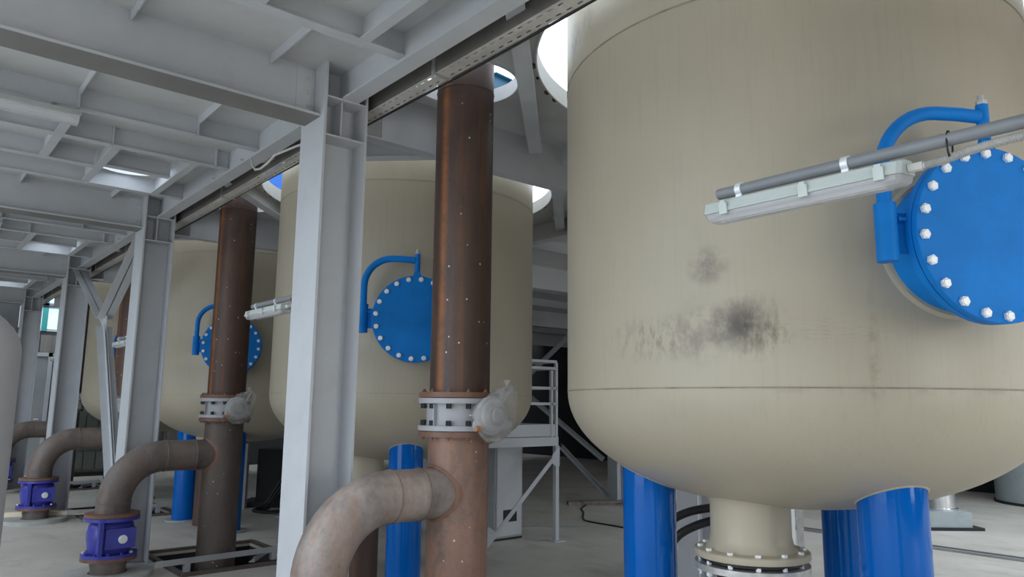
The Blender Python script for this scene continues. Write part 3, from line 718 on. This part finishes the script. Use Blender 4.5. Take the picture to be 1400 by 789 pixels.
# steel angles laid over the riser pits
for k, (lab1, lab2) in enumerate([('steel angle across the nearest pit', 'second steel angle by the nearest pit'),
        ('long grey steel angle lying in front of the second riser over its pit', 'short grey steel angle at the corner of the second riser pit'),
        ('steel angle lying over the third riser pit', 'short steel angle by the third riser pit'), ('steel angle lying over the farthest riser pit', 'short steel angle by the farthest riser pit')]):
    y = YP+k*S
    def ang(b, L):
        b.box((0,-.03,0),(L,.03,.008)); b.box((0,-.03,.008),(L,-.022,.06))
    a = thing('steel_angle', lab1, 'steel angle', (2.40, y-.42, .036), 'steel angles over the pits', .06)
    part('profile', lambda b: (ang(b, 1.42)), 'steel_dark', a, key='ang1', loc=(0,0,.085), )
    for sx in (.30, 1.28): part('support', lambda b: b.box((0,-.03,0),(.06,.03,.085)), 'steel_dark', a, key='ang1s', loc=(sx,0,0))
    a = tag(part('steel_angle', lambda b: ang(b, .62), 'steel', key='ang2', loc=(3.45, y-.36, .0355), rot=(0,0,.9)), lab2, 'steel angle', 'steel angles over the pits')

# ------------------------------------------------------------------ lamps on support tubes
def lamp(k):
    n = ['nearest', 'second', 'third', 'farthest'][k]
    y0 = YW+(k-1)*S
    ya, yb = .90+k*S, 1.62+k*S
    where = ['in front of the nearest tank', 'beside the nearest column', 'beside the second column', 'beside the third column'][k]
    s = thing('support_tube', 'grey plastic tube carrying the lamp %s' % where, 'tube', (XW, y0, 2.625), 'lamp support tubes')
    part('tube', lambda b: (b.tube([(0,.01,0),(0,1.355,0)], .021, 16), ), 'grey_pvc', s, key='lt', smooth=50)
    part('wall_bracket', lambda b: (b.box((-.05,.006,-.05),(.05,.016,.05)),), 'galv', s, key='ltb')
    for yy in (.86, 1.26): part('clip', lambda b: (b.ring(.021,.026,-.012,.012,n=16,M4=ZtoM((0,0,0),(0,1,0))), b.box((-.016,-.012,-.045),(.016,.012,-.021))), 'bolt', s, key='ltc', loc=(0,yy,0), smooth=30)
    l = thing('fluorescent_lamp', 'pale fluorescent tube lamp with clear cover %s' % where, 'lamp', (XW, (ya+yb)/2, 2.55), 'fluorescent lamps on tubes')
    h = (yb-ya)/2
    l.rotation_euler = (0, math.radians(-6), 0)
    def body(b, prof, h0, taper=.05):
        n = len(prof); ys = [(-h0,.70),(-h0+.012,.9),(-h0+taper,1),(h0-taper,1),(h0-.012,.9),(h0,.70)]; vs = []
        for y, f in ys: vs += [(x*f, y, z if z > 0 else z*(.4+.6*f)) for x, z in prof]
        fs = [(i*n+j,i*n+(j+1)%n,(i+1)*n+(j+1)%n,(i+1)*n+j) for i in range(5) for j in range(n)] + [tuple(range(n-1,-1,-1)), tuple(5*n+j for j in range(n))]
        b.add(vs, fs)
    part('housing', lambda b: body(b, [(-.070,-.006),(.070,-.006),(.073,.0),(.070,.006),(.058,.034),(.04,.040),(-.04,.040),(-.058,.034),(-.070,.006),(-.073,.0)], h), 'lamp', l, key='lh', smooth=25)
    part('diffuser', lambda b: body(b, [(-.066,-.007),(-.060,-.024),(-.045,-.036),(-.02,-.041),(.02,-.041),(.045,-.036),(.060,-.024),(.066,-.007)], h-.006), 'diffuser', l, key='ld', smooth=25)
    part('reflector', lambda b: b.box((-.05,-h+.05,-.012),(.05,h-.05,-.006)), 'white', l, key='lr')
    for x in (-.028, .028): part('light_tube', lambda b: b.cyl((0,-h+.06,-.028),(0,h-.06,-.028), .012, 12), 'white', l, key='ltu', smooth=40, loc=(x,0,0))
    for yy in (-.30, -.05, .26):
        for sx in (-1, 1): part('clip', lambda b: (b.box((-.004,-.016,-.018),(.004,.016,.022)), b.box((-.004,-.010,.022),(.002,.010,.032))), 'lamp', l, key='lc', loc=(sx*.075,yy,0))
    gl = part('cable_gland', lambda b: (b.cyl((0,-h-.002,.012),(0,-h-.045,.012), .015, 8), b.cyl((0,-h-.045,.012),(0,-h-.052,.012), .011, 10)), 'cable_white', l, key='lg', smooth=30)
    pth = []; rs = []
    base = [(.0,ya-.05,2.562),(.005,ya-.10,2.566),(.01,ya-.16,2.578),(.012,ya-.24,2.586),(.010,ya-.34,2.588),(.008,ya-.48,2.588),(.0,ya-.62,2.590)]
    for i in range(len(base)-1):
        for j in range(24):
            f = j/24; pth.append(tuple(base[i][q]*(1-f)+base[i+1][q]*f + (XW if q == 0 else 0) for q in range(3)))
    for i in range(len(pth)): rs.append(.0115 if i % 2 else .0145)
    tag(part('corrugated_conduit', lambda b: b.tube(pth, rs, 10), 'hose_grey', smooth=20), 'pale corrugated cable conduit tied under the lamp tube %s' % where, 'conduit', 'corrugated lamp conduits')
    tag(part('cable_tie', lambda b: (b.ring(.0, .001, 0, .001), b.tube([(.027*cos(2*PI*i/20)*(.85), 0, .042*sin(2*PI*i/20)) for i in range(21)], .003, 6, False)), 'black', key='ctie', loc=(XW+.003, ya-.12, 2.610), smooth=50),
        'black cable tie round the lamp tube %s' % where, 'cable tie', 'cable ties on the lamp tubes')
for k in range(4): lamp(k)
# lamps under the purlins of the platform
for k, lab in ((0, 'long pale lamp fixed under the platform ceiling at upper left'), (1, 'long pale lamp under the platform ceiling of the next bay, behind the second beam')):
    l = thing('ceiling_lamp', lab, 'lamp', (.36, 6.33+k*S, 3.98), 'lamps under the platform')
    part('housing', lambda b: b.prism([(-.62,y,z) for y, z in ((-.075,-.005),(-.05,.035),(.05,.035),(.075,-.005))], (0,0,0), (1.24,0,0)), 'lamp', l, key='clh')
    part('diffuser', lambda b: b.prism([(-.61,y,z) for y, z in ((-.068,-.006),(-.06,-.04),(-.03,-.065),(.03,-.065),(.06,-.04),(.068,-.006))], (0,0,0), (1.22,0,0)), 'diffuser', l, key='cld')
    part('reflector', lambda b: b.box((-.58,-.05,-.016),(.58,.05,-.008)), 'white', l, key='clr')
    for x in (-.45, .45): part('hanger', lambda b: b.box((-.02,-.008,.035),(.02,.008,.094)), 'galv', l, key='clg', loc=(x,.07,0))

# ------------------------------------------------------------------ inspection platform behind the tanks
t = thing('inspection_platform', 'grey steel inspection platform with handrail between the first two tanks', 'platform', (7.26, 7.58, 0))
x0, x1, yb = -1.30, .0, 1.7
part('deck', lambda b: b.box((x0,.0,1.36),(x1,yb,1.385)), 'steel', t)
part('deck_frame', lambda b: (b.box((x0,-.02,1.27),(x1+.03,.0,1.39)), b.box((x0,yb,1.27),(x1+.03,yb+.02,1.39)), b.box((x0-.02,-.02,1.27),(x0,yb+.02,1.39)), b.box((x1,.0,1.27),(x1+.02,yb,1.39))), 'steel', t)
part('kick_plate', lambda b: (b.box((x0,-.012,1.40),(x1,-.004,1.56)), b.box((x1+.004,0,1.40),(x1+.012,yb,1.56))), 'steel', t)
for x, y in ((x0,0),(x1,0),(x0,yb),(x1,yb)):
    lg = part('leg', lambda b: b.box((-.03,-.03,.012),(.03,.03,1.27)), 'steel', t, key='plg', loc=(x,y,0))
    part('foot_plate', lambda b: b.box((-.09,-.09,0),(.09,.09,.012)), 'steel', lg, key='plf')
part('brace', lambda b: b.bar((x0+.06,-.035,.06),(x1-.06,-.035,1.12), .06, .012, (0,-1,0)), 'steel', t)
part('gusset', lambda b: b.prism([(x1+.03,-.045,1.27),(x1-.10,-.045,1.16),(x1-.13,-.045,1.05),(x1-.02,-.045,.98),(x1+.03,-.045,1.0)], (0,0,0), (0,.008,0)), 'steel', t)
part('gusset', lambda b: b.prism([(x0-.03,-.045,0.02),(x0+.05,-.045,.02),(x0+.20,-.045,.24),(x0+.1,-.045,.3),(x0-.03,-.045,.25)], (0,0,0), (0,.008,0)), 'steel', t)
for x, y in ((x0,0),(x1,0),(x1,yb),(-.09,0)):
    h = 2.41 if x != -.09 else 2.30
    part('rail_post', lambda b: b.box((-.02,-.02,1.39),(.02,.02,h)), 'steel', t, loc=(x,y,0))
for z in (2.425, 2.33, 2.055, 1.84):
    part('rail', lambda b: b.box((x0,-.02,-.018),(x1,.02,.018)), 'steel', t, key='rl1', loc=(0,0,z))
    if z != 1.84: part('rail', lambda b: b.box((x1-.02,0,-.018),(x1+.02,yb,.018)), 'steel', t, key='rl2', loc=(0,0,z))
t = thing('control_cabinet', 'tall grey cabinet with a black nameplate under the platform edge', 'cabinet', (6.86, 8.05, 0))
part('body', lambda b: b.box((-.30,0,.03),(.20,.45,1.26)), 'steel_dark', t)
part('door', lambda b: b.box((-.27,-.02,.06),(.17,-.001,1.24)), 'steel', t)
part('nameplate', lambda b: b.box((-.16,-.026,.24),(.08,-.02,.40)), 'black', t)
part('plinth', lambda b: b.box((-.30,0,0),(.20,.45,.03)), 'black', t)
for lab, a, e in (('grey diagonal brace falling right beside the far column', (10.15,10.45,1.04), (10.80,9.84,.12)), ('grey diagonal brace rising behind the platform handrail', (9.72,10.95,2.38), (10.80,9.93,3.85)),
                  ('short grey diagonal brace falling behind the platform kick plate', (9.60,11.05,2.15), (10.79,9.95,.80))):
    tag(part('steel_brace', lambda b: (b.bar(a, e, .012, .10), b.bar(Vector(a)+Vector((0,0,.05)), Vector(e)+Vector((0,0,.05)), .08, .010)), 'cabinet'), lab, 'brace', 'braces at the far column')

# ------------------------------------------------------------------ things behind the nearest tank
t = thing('switch_cabinet', 'dark grey switch cabinet standing behind the nearest blue tank leg', 'cabinet', (7.0, 5.05, 0), rotz=-.75)
part('body', lambda b: b.box((-.42,0,.06),(.42,.4,1.45)), 'cabinet', t)
part('door', lambda b: b.box((-.40,-.018,.09),(.40,-.001,1.42)), 'cabinet', t)
part('plinth', lambda b: b.box((-.40,.02,0),(.40,.38,.06)), 'black', t)
tag(part('steel_pole', lambda b: (b.cyl((0,0,.01),(0,0,1.35), .03, 14), b.box((-.08,-.08,0),(.08,.08,.01)), b.cyl((0,0,.55),(0,0,.60), .036, 14)), 'galv', loc=(5.62,4.33,0), smooth=40), 'pale steel pole between the nearest blue leg and the black hoses', 'pole')
for j, (lab, off) in enumerate((('upper thick black hose curving behind the bottom outlet of the nearest tank', 0), ('lower thick black hose curving behind the bottom outlet of the nearest tank', .09))):
    hp = [(5.35-off*.2,3.55-off,1.02-off*.5),(5.25,3.67-off,1.015-off*.8),(5.12,3.82-off,.97-off),(5.02,3.93-off,.88-off),(4.95,4.0-off,.72-off),(4.92,4.03-off,.45),(4.90,4.05-off,.12),(4.96,4.2-off,.05),(5.2,4.6-off,.05)]
    hp = [Vector(q) for q in hp]; sm = []
    for i in range(len(hp)-1):
        for f in range(5):
            u = f/5; p0, p1, p2, p3 = hp[max(i-1,0)], hp[i], hp[i+1], hp[min(i+2,len(hp)-1)]
            sm.append(.5*((2*p1)+(p2-p0)*u+(2*p0-5*p1+4*p2-p3)*u*u+(3*p1-p0-3*p2+p3)*u**3))
    tag(part('black_hose', lambda b: b.tube(sm, .034, 12), 'black', smooth=60), lab, 'hose', 'black hoses')
t = thing('steel_post', 'square galvanised post behind the bottom outlet of the nearest tank', 'post', (7.55, 4.18, 0), rotz=.4)
part('post', lambda b: (b.box((-.02,-.03,.01),(.02,.03,1.4)), b.box((-.03,-.034,.01),(-.02,.034,1.4))), 'galv', t)
part('foot_plate', lambda b: b.box((-.08,-.08,0),(.08,.08,.01)), 'galv', t)
t = thing('white_panel_box', 'white panel box behind the bottom outlet of the nearest tank', 'box', (9.3, 5.35, 0), rotz=-.75)
part('body', lambda b: b.box((-.45,0,.05),(.12,.3,1.3)), 'white', t)
part('plinth', lambda b: b.box((-.43,.02,0),(.1,.28,.05)), 'cabinet', t)
def cable(name, pts, r, mat, label, cat='cable', group=None):
    hp = [Vector(q) for q in pts]; sm = []
    for i in range(len(hp)-1):
        for f in range(6):
            u = f/6; p0, p1, p2, p3 = hp[max(i-1,0)], hp[i], hp[i+1], hp[min(i+2,len(hp)-1)]
            sm.append(.5*((2*p1)+(p2-p0)*u+(2*p0-5*p1+4*p2-p3)*u*u+(3*p1-p0-3*p2+p3)*u**3))
    sm.append(hp[-1])
    return tag(part(name, lambda b: b.tube(sm, r, 8), mat, smooth=60), label, cat, group)
cable('hanging_cable', [(7.25,3.78,1.5),(7.28,3.78,1.15),(7.3,3.72,.8),(7.36,3.62,.45),(7.42,3.5,.15),(7.5,3.35,.012),(7.9,3.1,.012)], .009, 'black', 'thin black cable hanging behind the nearest tank and its front leg')
cable('floor_cable', [(8.0,3.9,.012),(8.15,3.7,.012),(8.2,3.4,.012),(8.3,3.1,.012)], .009, 'black', 'thin black cable lying on the floor behind the right blue leg')
cable('floor_cable', [(10.83,10.24,.012),(9.9,9.65,.012),(9.46,9.19,.012),(9.0,8.75,.012),(8.83,8.46,.012),(8.82,7.77,.012),(8.7,7.2,.012)], .012, 'black', 'black cable looping over the floor behind the platform')
tag(part('timber_offcut', lambda b: (b.box((-.45,-.12,0),(.45,.12,.06)), b.box((-.2,-.2,.06),(.7,.1,.075))), 'rust_grey', loc=(10.4,9.9,0), rot=(0,0,-.6)), 'brown timber offcut on the floor beside the far column', 'timber')
tag(part('steel_strip', lambda b: b.box((-.9,-.02,0),(.9,.02,.02)), 'steel_dark', loc=(7.7,8.6,0), rot=(0,0,-.55)), 'dark steel strip lying on the floor behind the platform leg', 'steel strip')

# right background
t = thing('storage_tank', 'blue grey storage tank in the right background', 'tank', (17.85, 4.5, 0))
part('shell', lambda b: b.lathe([(0,.05),(1.0,.05),(1.0,.95),(1.015,.96),(1.015,.98),(1.0,.99),(1.0,2.6),(.9,2.85),(0,3.0)], n=48), 'tank_bg', t, smooth=30)
part('base_ring', lambda b: b.ring(.9,1.03,0,.05,n=48), 'dark', t)
for a in (-2.6, -2.2): part('gauge_pipe', lambda b: b.tube([(1.02*cos(a),1.02*sin(a),.95),(1.08*cos(a),1.08*sin(a),.98),(1.08*cos(a),1.08*sin(a),2.2)], .02, 8), 'steel', t, smooth=50)
t = thing('plinth_block', 'pale blue plinth block under the shiny pipe', 'block', (12.9, 4.78, 0), rotz=-.7)
part('block', lambda b: b.box((-.42,-.3,.045),(.30,.3,.27)), 'tank_bg', t)
part('base', lambda b: b.box((-.46,-.34,0),(.46,.34,.045)), 'dark', t)
tag(part('steel_pipe', lambda b: (b.cyl((0,0,.29),(0,0,2.4), .22, 32), b.lathe([(.0,.271),(.26,.271),(.26,.30),(0,.30)], n=32)), 'silver', loc=(12.92,4.80,0), smooth=35), 'shiny stainless pipe standing on the pale plinth block', 'pipe')
for x, y, s, lab in ((15.6,6.3,.3,'dark crate on the floor left of the blue grey storage tank'), (16.0,5.9,.2,'smaller dark crate next to the blue grey storage tank')):
    t = thing('dark_crate', lab, 'crate', (x,y,0), 'dark crates')
    part('body', lambda b: b.box((-s,-s*.7,0),(s,s*.7,s*1.3)), 'dark', t)
    part('lid', lambda b: b.box((-s*1.04,-s*.74,s*1.3),(s*1.04,s*.74,s*1.4)), 'rust_grey', t)

# left: pale grey tank at the frame edge
t = thing('grey_vessel', 'pale grey rounded vessel cut by the left edge of the picture', 'tank', (-.04, 7.06, 0))
part('shell', lambda b: b.lathe([(0,.30),(.5,.33),(.9,.45),(.9,2.18)] + [(.9*cos(PI/2*i/12), 2.18+.50*sin(PI/2*i/12)) for i in range(1,12)] + [(0,2.68)], n=64), 'tank_grey', t, smooth=40)
part('skirt', lambda b: b.ring(.74,.78,0,.42,n=48), 'tank_grey', t, smooth=40)

# left background: racks and small things on the floor
t = thing('equipment_rack', 'grey green equipment rack with small panels behind the farthest tank', 'rack', (4.4, 20.9, 0))
part('frame', lambda b: (b.box((-.62,.02,.1),(1.3,.5,1.55)),), 'rack', t)
for i in range(7):
    for j in range(3): part('panel', lambda b: b.box((0,-.012,0),(.24,.018,.42)), 'rack', t, key='rkp', loc=(-.60+i*.268,0,.16+j*.455))
for i in range(3): part('handle', lambda b: (b.cyl((0,-.012,0),(0,-.07,0), .03, 8), b.box((-.09,-.085,-.015),(.09,-.07,.015))), 'yellow_green', t, key='rkh', loc=(-.35+i*.55,0,.70))
part('skid', lambda b: b.box((-.7,-.06,0),(1.35,.55,.1)), 'dark', t)
tag(part('wood_plank', lambda b: b.box((-.62,-.06,0),(.62,.06,.06)), 'wood', loc=(2.15,13.78,.056), rot=(0,0,-.34)), 'pale wooden plank lying behind the smaller blue check valve', 'plank')
for x, y, s, lab in ((3.55,14.6,.17,'dark steel box on the floor near the third column'), (4.15,13.35,.14,'smaller dark steel box on the floor near the third tank leg')):
    t = thing('junction_box', lab, 'box', (x,y,0), 'dark boxes on the floor')
    part('body', lambda b: b.box((-s,-s*.6,0),(s,s*.6,s*1.1)), 'cabinet', t)
    part('lid', lambda b: b.box((-s*1.05,-s*.65,s*1.1),(s*1.05,s*.65,s*1.2)), 'dark', t)
t = thing('motor_pump', 'dark pump unit with cables on the floor behind the nearest column', 'pump', (5.75, 13.25, 0), rotz=-.7)
part('casing', lambda b: (b.box((-.30,-.3,.08),(.60,.3,1.0)),), 'dark', t)
part('skid', lambda b: b.box((-.6,-.4,0),(.6,.4,.08)), 'dark', t)
part('stand', lambda b: b.box((-.52,-.56,0),(-.40,-.44,1.1)), 'steel_dark', t)
for j in range(4):
    o = .11*j
    cable('pump_hose', [(5.95+o*.6,12.75+.2*o,1.0-.04*j),(5.72+o*.5,12.62+.1*o,.82-.08*j),(5.52+o*.4,12.62,.50-.05*j),(5.38+o*.3,12.72-.3*o,.2),(5.25+.2*o,12.75-.5*o,.05),(5.05+.1*o,12.6-.55*o,.025),(5.2+.2*o,12.35-.5*o,.025),(5.6+.3*o,12.25-.4*o,.025)], .022, 'black',
          ['longest', 'second', 'third', 'lowest'][j] + ' black hose of the bundle sagging to the floor by the dark pump unit', 'hose', 'black pump hoses')

# upper storey seen through the holes
def roofbeam(lab, a, e, wd, h, mt='roofblue'):
    tag(part('roof_beam', lambda b: (b.bar(a, e, .02, h), b.bar(Vector(a)+Vector((0,0,h/2)), Vector(e)+Vector((0,0,h/2)), wd, .02), b.bar(Vector(a)-Vector((0,0,h/2)), Vector(e)-Vector((0,0,h/2)), wd, .02)), mt), lab, 'beam', 'roof beams of the upper storey')
roofbeam('dark teal roof beam seen through the hole of the nearest riser', (8.45,10.6,8.0), (14,11.2,8.0), .2, .3, 'roofteal')
roofbeam('blue roof beam seen through the hole of the second tank', (4.2,13.0,6.0), (14,13.6,6.0), .3, .5)
